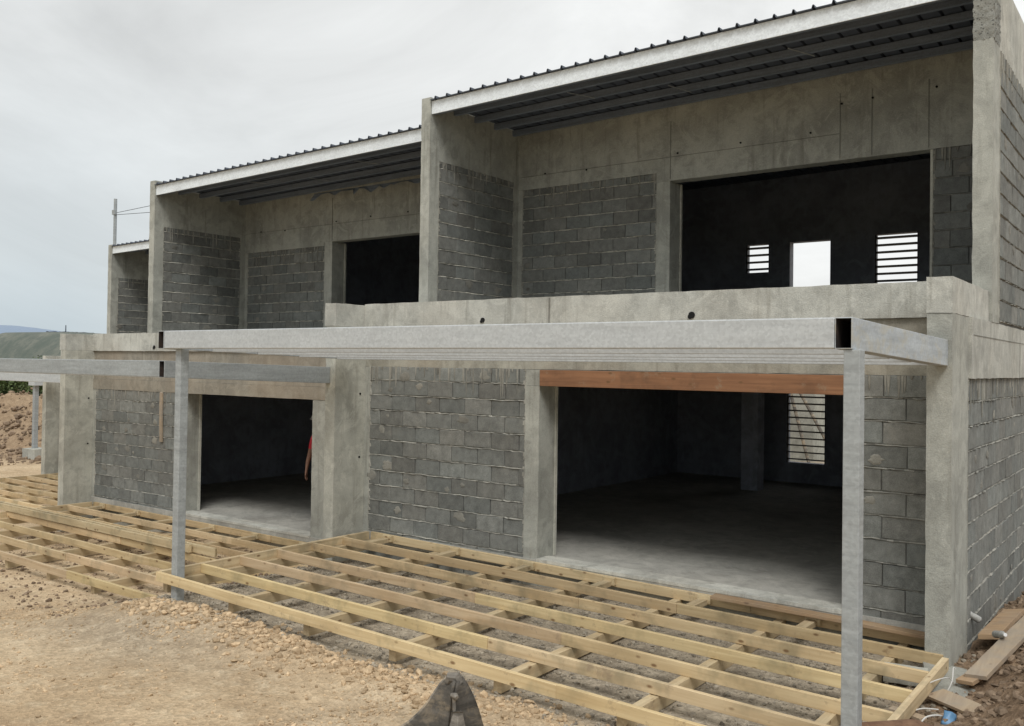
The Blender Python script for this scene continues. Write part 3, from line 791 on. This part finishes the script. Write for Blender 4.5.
# ------------------------------------------------------------------ hills
def ridge(name, mat, x0, depth, prof, zb, y0, y1, n, seed, amp):
    vs = []; fs = []; rows = 26
    for i in range(n+1):
        y = y0+(y1-y0)*i/n; t = i/n
        top = prof(y)+amp*fbm(y*.01, seed, 1.0, 5, seed)*.6+amp*.5*fbm(y*.15, seed, 1, 5, seed)
        for k in range(rows+1):
            u = k/rows
            z = zb+(top-zb)*math.sin(u*math.pi/2)**.9+ (amp*.5*fbm(y*.03, u*5, 1, 4, seed+3)*math.sin(u*math.pi) if k < rows else 0)
            vs.append((x0+depth*(1-u), y, z))
    for i in range(n):
        for k in range(rows): fs.append((i*(rows+1)+k, i*(rows+1)+k+1, (i+1)*(rows+1)+k+1, (i+1)*(rows+1)+k))
    m = bpy.data.meshes.new(name); m.from_pydata(vs, [], fs); m.materials.append(M[mat]); m.shade_smooth()
    at = m.color_attributes.new('tone', 'FLOAT_COLOR', 'CORNER'); at.data.foreach_set('color', [1.0]*(4*len(m.loops)))
    o = bpy.data.objects.new(name, m); col.objects.link(o); o['kind'] = 'structure'; return o
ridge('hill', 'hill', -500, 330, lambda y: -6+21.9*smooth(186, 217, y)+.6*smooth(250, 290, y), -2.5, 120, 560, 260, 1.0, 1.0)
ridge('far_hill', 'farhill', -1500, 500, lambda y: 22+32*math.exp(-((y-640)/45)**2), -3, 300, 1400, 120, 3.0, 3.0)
ms = empty('radio_mast', (-498, 247.6, 16.2), 'tiny radio mast on the flat hilltop at the left', 'mast')
b = MB(); b.tube([(0, 0, 0), (0, 0, 4.8)], [.35, .25], 'roof', 6); b.build('mast', ms)
b = MB(); b.rough(-1.5, 1.5, -10, 16, -.8, 1.0, 'roof', .5, 1.2, .9); b.build('equipment_hut', ms)
for dy in (27, 31):
    m2 = empty('radio_mast', (-498, 247.6+dy, 16.6), 'small thin mast right of the tallest mast on the hilltop, %s of two' % ('nearer' if dy == 27 else 'farther'), 'mast', 'thin masts on the hilltop')
    b = MB(); b.tube([(0, 0, 0), (0, 0, 2.6+.06*(dy-27))], .4, 'slat', 6); b.build('mast', m2)

# ------------------------------------------------------------------ vegetation
def bush(name, loc, rx, ry, rz, n, leaf, label, cat, seed, trunk=.3, group=None):
    rnd = random.Random(seed); root = empty(name, loc, label, cat, group)
    b = MB(); lobes = [(rnd.uniform(-.6, .6)*rx, rnd.uniform(-.6, .6)*ry, rnd.uniform(.25, .8)*rz, rnd.uniform(.35, .6)) for _ in range(11)]
    for _ in range(n):
        l = rnd.choice(lobes); d = Vector((rnd.gauss(0, 1), rnd.gauss(0, 1), rnd.gauss(0, 1))).normalized()*rnd.random()**.4
        p = Vector((l[0]+d.x*rx*l[3], l[1]+d.y*ry*l[3], l[2]+d.z*rz*l[3]*.8))
        if p.z < .02: p.z = abs(p.z)
        a = Vector((rnd.gauss(0, 1), rnd.gauss(0, 1), rnd.gauss(0, .6))).normalized()*leaf*rnd.uniform(.6, 1.3); c = a.orthogonal().normalized()*leaf*.55
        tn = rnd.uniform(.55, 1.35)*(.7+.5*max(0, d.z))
        b.poly([p-a, p+c, p+a, p-c], [(0, 1, 2, 3)], 'foliage', (tn, tn, tn*.9))
    b.build('crown', root)
    b = MB()
    for k in range(5):
        l = lobes[k]; b.tube([(0, 0, -.3), (l[0]*.4, l[1]*.4, l[2]*.5), (l[0], l[1], l[2])], [trunk*.25, trunk*.16, trunk*.05], 'bark', 6)
    b.build('trunk', root)
    return root
bush('bush', (-45, 11.9, -1.5), 3.6, 2.2, 3.0, 9000, .10, 'rounded green bush behind the spoil heap at the left edge', 'bush', 1)
bush('bush', (-50, 16.0, -1.6), 3.0, 2.4, 3.4, 8000, .10, 'dark bush behind the steel post, right of the rounded bush', 'bush', 2)
for k, (x, y, s, h, lb) in enumerate(((-60, 19.5, 2.6, 3.7, 'low dark tree just above the canopy beams at the far left'), (-62, 22.3, 2.6, 4.7, 'lighter green tree above the beams, left of the pier top'), (-64, 25.6, 2.4, 4.4, 'small tree touching the left end of the parapet'), (-66, 17.0, 3, 3.6, 'low tree at the very left edge above the beams'), (-52, 20.5, 3.2, 3.4, 'dark tree between the lower beam and the left pier'), (-55, 14, 3.5, 3.3, 'broad dark tree under the beams behind the bush'))):
    bush('tree', (x, y, -1.7), s, s*1.1, h-1.0, 8000, .08, lb, 'tree', 10+k, .8, 'trees beyond the building site')

# ------------------------------------------------------------------ roof pole with stays
pr = empty('aerial_pole', (-22.25, 5.0, 5.0), 'thin upright pole with stay wires above the farthest house', 'pole')
b = MB(); b.tube([(0, 0, .0), (0, 0, 1.64)], .045, 'galv_dark', 8); b.box(-.07, .07, -.06, .0, 1.2, 1.33, 'galv_dark'); b.build('pole', pr)
for dz, ez in ((1.25, 1.64), (1.2, .95)):
    b = MB(); b.tube([(0, 0, dz), (7.6, .6, ez)], .007, 'slat', 5); b.build('stay_wire', pr)

# ------------------------------------------------------------------ yard behind the houses, seen through the lower louvres
sh = empty('site_shed', (-7.35, 14.5, -.4), 'grey shed wall seen through the lower louvred window', 'shed')
b = MB(); b.box(-4.5, .62, 2, 5, 0, 2.9, 'smooth', .8); b.build('wall', sh, bevel=.02)
b = MB(); b.box(-4.7, .8, 1.8, 5.2, 2.92, 3.02, 'galv'); b.build('roof', sh)
b = MB(); b.box(-1.6, -.4, 1.97, 1.998, .01, 2.1, 'roof'); b.build('door', sh)
for k, (x, y, dx, lb) in enumerate(((-6.4, 15.2, -.75, 'leaning dark prop behind the house, steeper of two seen through the louvres'), (-5.8, 15.8, -1.5, 'leaning dark prop behind the house, flatter of two seen through the louvres'))):
    b = MB(); b.tube([(0, 0, 0), (dx, .1, 2.6)], .045, 'digger', 8); o = b.build('timber_prop', loc=(x, y, -.35)); tag(o, lb, 'prop', 'leaning props behind the house')

# ------------------------------------------------------------------ excavator bucket tip and rusty pipe at the lower edge
bk = empty('excavator_bucket', (-2.09, -4.20, -.115), 'dark dusty tip of a digger bucket at the bottom edge', 'bucket', rot=(0, 0, R(36)))
LE = [(-.005, .395), (-.045, .375), (-.085, .33), (-.125, .27), (-.165, .21), (-.215, .15), (-.275, .095), (-.35, .045), (-.45, .01)]
RG = [(.02, .385), (.01, .34), (.0, .29), (-.005, .24), (-.01, .19), (-.015, .14), (-.02, .09), (-.025, .045), (-.03, .0)]
RE = [(.04, .375), (.07, .335), (.10, .285), (.125, .235), (.145, .185), (.16, .14), (.175, .09), (.19, .045), (.20, .0)]
def skin_between(name, A, ya, B, yb, mat, tone, bulge):
    b = MB(); n = 6; vs = []; fs = []
    for (p, q) in zip(A, B):
        for k in range(n+1):
            t = k/n; vs.append((p[0]+(q[0]-p[0])*t, ya+(yb-ya)*t-bulge*math.sin(t*math.pi), p[1]+(q[1]-p[1])*t))
    for i in range(len(A)-1):
        for k in range(n): fs.append((i*(n+1)+k, i*(n+1)+k+1, (i+1)*(n+1)+k+1, (i+1)*(n+1)+k))
    b.poly(vs, fs, mat, tone); o = b.build(name, bk, smooth=True)
    md = o.modifiers.new('s', 'SOLIDIFY'); md.thickness = .016; return o
skin_between('shell', LE, .06, RG, -.05, 'digger', .8, -.03)
skin_between('side_plate', RG, -.045, RE, .07, 'digger', .7, .01)
b = MB(); b.tube([(p[0], .06-.0*i, p[1]) for i, p in enumerate(LE)], .011, 'digger', 8, 1.5); b.build('rim', bk, smooth=True)
b = MB(); b.tube([(p[0], .07, p[1]) for p in RE], .010, 'digger', 8, 1.7); b.build('rim', bk, smooth=True)
b = MB(); b.tube([(-.035, .03, .355), (-.02, .02, .39), (.02, .01, .395), (.045, .0, .36)], [.02, .034, .036, .022], 'digger', 10, 1.2); b.build('lifting_eye', bk, smooth=True)
b = MB(); b.tube([(.0, -.06, .31), (.02, -.085, .315), (.03, -.10, .31)], [.016, .019, .012], 'digger', 10, 1.7)
b.tube([(.01, -.07, .30), (.02, -.10, .16), (.035, -.13, .0)], [.012, .010, .010], 'digger', 8, 1.2); b.build('pin', bk, smooth=True)
b = MB(); vs = []; fs = []
for i in range(9):
    t = i/8; w = .02+.10*t
    vs += [(.02-w*.7, -.09-.05*t, .22-.28*t), (.04, -.12-.08*t, .235-.24*t), (.05+w*.75, -.08-.03*t, .22-.3*t), (.03, -.0, .2-.3*t)]
for i in range(8):
    for k in range(4): fs.append((i*4+k, i*4+(k+1) % 4, (i+1)*4+(k+1) % 4, (i+1)*4+k))
fs += [(0, 1, 2, 3), (35, 34, 33, 32)]
b.poly(vs, fs, 'digger', 1.45); b.build('tooth', bk, smooth=True, bevel=.006)
b = MB(); b.tube([(-.36, 0, 0), (.0, 0, .02), (.10, 0, .0)], [.07, .075, .06], 'rust', 14, cap=False); b.tube([(.10, 0, 0), (-.3, 0, 0)], .045, 'hollow', 12)
o = b.build('rusty_pipe', loc=(.22, -2.66, .025), smooth=True); o.rotation_euler = (0, 0, R(38)); tag(o, 'rusty brown steel pipe end at the bottom edge beside the right steel post', 'pipe')

# ------------------------------------------------------------------ debris beside the right pier
plank('timber_plank', ((.235, -.86, -.085), (.50, .55, .155), (-.25, -.55, 1)), .16, .035, 'wood_old', 'long worn board leaning up the rubble towards the right edge')
plank('timber_plank', ((.17, -.92, -.125), (.30, -.50, -.085), (-.2, -.3, 1)), .13, .03, 'wood_brown', 'short broken board under the lower end of the long worn board')
plank('timber_plank', ((.02, -1.20, -.165), (.40, -1.48, -.15), (0.05, -.25, 1)), .17, .022, 'wood_old', 'flat greyish board on the ground below the end of the deck', tone=.95)
plank('timber_plank', ((.18, .05, .0), (.24, 1.0, .03), (-.2, -.2, 1)), .17, .04, 'wood_brown', 'wide mud covered board against the side wall behind the bottles')
plank('timber_plank', ((-.18, -1.62, -.20), (.06, -1.72, -.19)), .08, .02, 'wood_old', 'small pale offcut lying under the end joist')
b = MB(); b.rough(-.16, .16, -.06, .06, -.06, .06, 'smooth', .006, .05); o = b.build('concrete_block', loc=(-.26, -.86, -.19), smooth=True); o.rotation_euler = (0, 0, R(10)); tag(o, 'pale concrete block under the deck joists next to the right pier', 'block')
b = MB(); b.rough(-.2, .2, -.3, .3, -.03, .03, 'concrete', .01, .06, .8); o = b.build('concrete_slab_piece', loc=(.07, -.78, -.215), smooth=True); o.rotation_euler = (R(4), R(3), R(15)); tag(o, 'flat grey concrete slab piece at the foot of the right pier', 'concrete piece')
def cable(pts, r, label, grp='pale cables by the end of the deck'):
    P = [Vector(p) for p in pts]; out = []
    for i in range(len(P)-1):
        p0, p1, p2, p3 = P[max(i-1, 0)], P[i], P[i+1], P[min(i+2, len(P)-1)]
        for k in range(8):
            t = k/8; out.append(.5*((2*p1)+(p2-p0)*t+(2*p0-5*p1+4*p2-p3)*t*t+(3*p1-p0-3*p2+p3)*t**3))
    out.append(P[-1]); b = MB(); c = P[0].copy()
    b.tube([q-c for q in out], r*.7, 'cable', 6); return tag(b.build('cable', loc=c, smooth=True), label, 'cable', grp)
cable([(-.14, -1.50, -.22), (-.02, -1.30, -.10), (.07, -1.02, -.10), (.10, -.9, -.17)], .006, 'pale cable arching under the end joist beside the concrete slab piece')
cable([(.08, -1.16, -.2), (.12, -1.10, -.10), (.115, -1.02, -.02), (.125, -1.0, -.03)], .006, 'short pale cable sticking up behind the flat greyish board')
cable([(-.1, -1.75, -.22), (.02, -1.65, -.16), (.12, -1.55, -.17)], .007, 'pale cable looping out of the soil left of the blue plastic scrap')
cable([(.08, -2.0, -.2), (.10, -1.86, -.14), (.17, -1.72, -.15), (.22, -1.68, -.2)], .008, 'thick pale cable end below the small offcut')
b = MB(); vs = []; fs = []
for i in range(7):
    for k in range(13):
        t = math.pi*k/12-.4; r = .055*(1-.25*i/6)+.004*math.sin(5*t+i); vs.append((r*math.cos(t), -.05+.10*i/6, r*math.sin(t)))
for i in range(6):
    for k in range(12): fs.append((i*13+k, i*13+k+1, (i+1)*13+k+1, (i+1)*13+k))
b.poly(vs, fs, 'blue'); o = b.build('plastic_scrap', loc=(.215, -1.72, -.17), smooth=True); o.rotation_euler = (R(60), R(20), R(30)); md = o.modifiers.new('s', 'SOLIDIFY'); md.thickness = .003
tag(o, 'crumpled blue plastic cup scrap under the flat greyish board', 'plastic scrap')
def bottle(loc, rot, label):
    root = empty('plastic_bottle', loc, label, 'bottle', 'plastic bottles by the side wall', rot)
    b = MB(); zs = [0, .01, .06, .08, .14, .17, .19]; rs = [.02, .030, .030, .026, .031, .02, .011]
    b.tube([(0, 0, z) for z in zs], rs, 'bottle', 14); b.build('bottle_body', root, smooth=True)
    b = MB(); b.tube([(0, 0, .191), (0, 0, .21)], .014, 'helmet', 12); b.build('cap', root, smooth=True)
bottle((.06, .40, .02), (R(60), 0, R(-60)), 'dusty clear bottle nearer the pier by the side wall')
bottle((.24, -.02, .03), (R(75), 0, R(30)), 'dusty clear bottle lying at the top of the worn board')
b = MB(); b.tube([(0, 0, 0), (0, .12, .0)], .035, 'digger', 12, 1.0); b.tube([(0, -.004, 0), (0, .0, 0)], .022, 'hole', 10); o = b.build('pipe_offcut', loc=(-1.02, -1.75, -.22), smooth=True); o.rotation_euler = (0, 0, R(25)); tag(o, 'short dark pipe offcut on the gravel between the joists left of the right steel post', 'pipe')

# ------------------------------------------------------------------ person half hidden behind the middle house's door jamb
def person(loc, rz):
    root = empty('person', loc, 'person in red shirt and white helmet, half hidden by the middle house opening edge', 'person', None, (0, 0, rz))
    V = {}; E = []; pts = []; rad = []
    def v(n, p, r, par=None):
        V[n] = len(pts); pts.append(p); rad.append(r)
        if par: E.append((V[par], V[n]))
    v('pelvis', (0, 0, .93), (.15, .11)); v('waist', (0, 0, 1.06), (.135, .10), 'pelvis'); v('chest', (0, .01, 1.27), (.165, .115), 'waist'); v('neckbase', (-.015, 0, 1.42), (.085, .075), 'chest')
    v('neck', (-.04, -.01, 1.48), (.055, .055), 'neckbase'); v('skull', (-.08, -.02, 1.56), (.075, .085), 'neck'); v('crown', (-.095, -.015, 1.65), (.078, .09), 'skull')
    for s, a in ((-1, 'l'), (1, 'r')):
        v('sh'+a, (s*.175, 0, 1.38), (.062, .06), 'neckbase' if False else 'chest'); v('el'+a, (s*.235, .01, 1.10), (.042, .042), 'sh'+a); v('fo'+a, (s*.25, -.05, .96), (.037, .036), 'el'+a); v('wr'+a, (s*.25, -.09, .85), (.026, .022), 'fo'+a)
        v('pa'+a, (s*.25, -.10, .79), (.035, .018), 'wr'+a)
        for q in range(4):
            o = (q-1.5)*.020; L = (.065, .078, .072, .055)[q]
            v('f%d'%q+a, (s*.25+ (0), -.10-o, .755), (.0095, .0095), 'pa'+a); v('g%d'%q+a, (s*.247, -.105-o, .755-L*.5), (.0085, .0085), 'f%d'%q+a); v('h%d'%q+a, (s*.238, -.112-o, .755-L), (.007, .007), 'g%d'%q+a)
        v('t'+a, (s*.243, -.135, .795), (.011, .011), 'pa'+a); v('u'+a, (s*.24, -.152, .755), (.009, .009), 't'+a)
        v('hip'+a, (s*.09, 0, .86), (.098, .10), 'pelvis'); v('kn'+a, (s*.105, -.02, .50), (.062, .064), 'hip'+a); v('ca'+a, (s*.108, .0, .35), (.056, .058), 'kn'+a); v('an'+a, (s*.11, .02, .09), (.038, .042), 'ca'+a); v('to'+a, (s*.12, -.13, .045), (.042, .034), 'an'+a)
    me = bpy.data.meshes.new('body'); me.from_pydata(pts, E, []); o = bpy.data.objects.new('body', me); col.objects.link(o); o.parent = root
    sk = o.modifiers.new('skin', 'SKIN'); sk.use_smooth_shade = True
    for i, r in enumerate(rad): me.skin_vertices[0].data[i].radius = r
    me.skin_vertices[0].data[0].use_root = True
    ss = o.modifiers.new('sub', 'SUBSURF'); ss.levels = 2; ss.render_levels = 2
    dg = bpy.context.evaluated_depsgraph_get(); ev = o.evaluated_get(dg); nm = bpy.data.meshes.new_from_object(ev); o.modifiers.clear(); o.data = nm
    for m in ('skin', 'red', 'navy', 'boot'): nm.materials.append(M[m])
    at = nm.color_attributes.new('tone', 'FLOAT_COLOR', 'CORNER'); at.data.foreach_set('color', [1.0]*(4*len(nm.loops)))
    for p in nm.polygons:
        c = p.center; arm = abs(c.x) > .19
        k = 0
        if c.z < .12: k = 3
        elif c.z < .97 and not (abs(c.x) > .2): k = 2
        elif c.z < 1.44 and not (arm and c.z < 1.16): k = 1
        p.material_index = k; p.use_smooth = True
    b = MB()
    def sph(c, r, mat, z0=-1.0, n=16):
        c = (c[0]-.08-.1*(c[2]-1.56), c[1], c[2])
        vs = []; fs = []; m = 9
        for i in range(m+1):
            t = math.asin(max(-1, z0))+(math.pi/2-math.asin(max(-1, z0)))*i/m
            for k in range(n): vs.append((c[0]+r[0]*math.cos(t)*math.cos(2*math.pi*k/n), c[1]+r[1]*math.cos(t)*math.sin(2*math.pi*k/n), c[2]+r[2]*math.sin(t)))
        for i in range(m):
            for k in range(n): fs.append((i*n+k, i*n+(k+1) % n, (i+1)*n+(k+1) % n, (i+1)*n+k))
        b.poly(vs, fs, mat)
    sph((0, -.015, 1.635), (.118, .14, .115), 'helmet', 0.0); sph((0, -.06, 1.636), (.125, .155, .012), 'helmet'); b.build('helmet', root, smooth=True)
    b = MB(); sph((0, .02, 1.60), (.088, .085, .08), 'hair'); b.build('hair', root, smooth=True)
    b = MB(); sph((-.03, -.098, 1.585), (.012, .01, .008), 'helmet'); sph((.03, -.098, 1.585), (.012, .01, .008), 'helmet'); b.build('eyes', root, smooth=True)
    b = MB(); sph((0, -.115, 1.555), (.014, .02, .026), 'skin'); sph((0, -.10, 1.515), (.026, .01, .008), 'skin'); sph((-.083, -.01, 1.56), (.01, .02, .03), 'skin'); sph((.083, -.01, 1.56), (.01, .02, .03), 'skin'); b.build('face', root, smooth=True)
person((-9.285, 1.15, -.308), R(25))

# ------------------------------------------------------------------ light, sky
w = bpy.data.worlds.new('World'); scene.world = w; w.use_nodes = True; nt = w.node_tree
for n in list(nt.nodes): nt.nodes.remove(n)
t = NT(nt); out = t.n('ShaderNodeOutputWorld'); bg = t.n('ShaderNodeBackground'); t.l(bg.outputs[0], out.inputs[0]); bg.inputs[1].default_value = .1
sky = t.n('ShaderNodeTexSky', sky_type='NISHITA'); sky.sun_disc = False; sky.sun_elevation = R(52); sky.sun_rotation = R(155)
tc = t.n('ShaderNodeTexCoord'); vec = tc.outputs['Generated']
sepx = t.n('ShaderNodeSeparateXYZ'); t.l(vec, sepx.inputs[0])
grad = t.ramp(sepx.outputs[2], [(0, (.47, .55, .60)), (.10, (.60, .65, .67)), (.3, (.74, .76, .76)), (.6, (.84, .845, .83))])
cl = t.noise(t.map(vec, (1, 1, 2.6)), 2.0, 6, .6, .8)
side = t.ramp(sepx.outputs[1], [(.45, 0), (.95, 1)])
grad = t.mix(grad, (.90, .91, .90), side)
c = t.mix(grad, t.ramp(cl, [(.3, .88), (.7, 1.2)]), .9, 'MULTIPLY')
sc = t.n('ShaderNodeVectorMath', operation='SCALE'); t.l(c, sc.inputs[0]); sc.inputs['Scale'].default_value = 10.0
t.l(t.mix(sky.outputs[0], sc.outputs[0], .97), bg.inputs[0])
sd = bpy.data.lights.new('sun', 'SUN'); sd.energy = 1.9; sd.angle = R(22); sd.color = (1, .985, .955)
so = bpy.data.objects.new('sun', sd); col.objects.link(so)
# light arrives from the viewer's right and behind: azimuth towards (+x,-y)
az = R(-50); el = R(52); dv = Vector((math.cos(az)*math.cos(el), math.sin(az)*math.cos(el), math.sin(el)))
so.rotation_euler = dv.to_track_quat('Z', 'Y').to_euler()

# ------------------------------------------------------------------ camera
cd = bpy.data.cameras.new('camera'); co = bpy.data.objects.new('camera', cd); col.objects.link(co); scene.camera = co
fv = Vector((-.59752078, .80170433, .01546218)); rv = Vector((.80185119, .59736246, .01388415)); uv = Vector((-.00189446, -.02069443, .99978405))
mt = Matrix(((rv.x, uv.x, -fv.x), (rv.y, uv.y, -fv.y), (rv.z, uv.z, -fv.z))).to_4x4(); mt.translation = (1.52857362, -8.49959451, 2.20236802)
co.matrix_world = mt
cd.sensor_fit = 'HORIZONTAL'; cd.sensor_width = 36; cd.lens = 909.364/1024*36; cd.shift_y = (351.18-363)/1024
cd.clip_start = .05; cd.clip_end = 9000
scene.view_settings.view_transform = 'Standard'; scene.view_settings.look = 'None'; scene.view_settings.exposure = 0
scene.render.engine = 'CYCLES'
scene.render.resolution_x = 1024; scene.render.resolution_y = 726
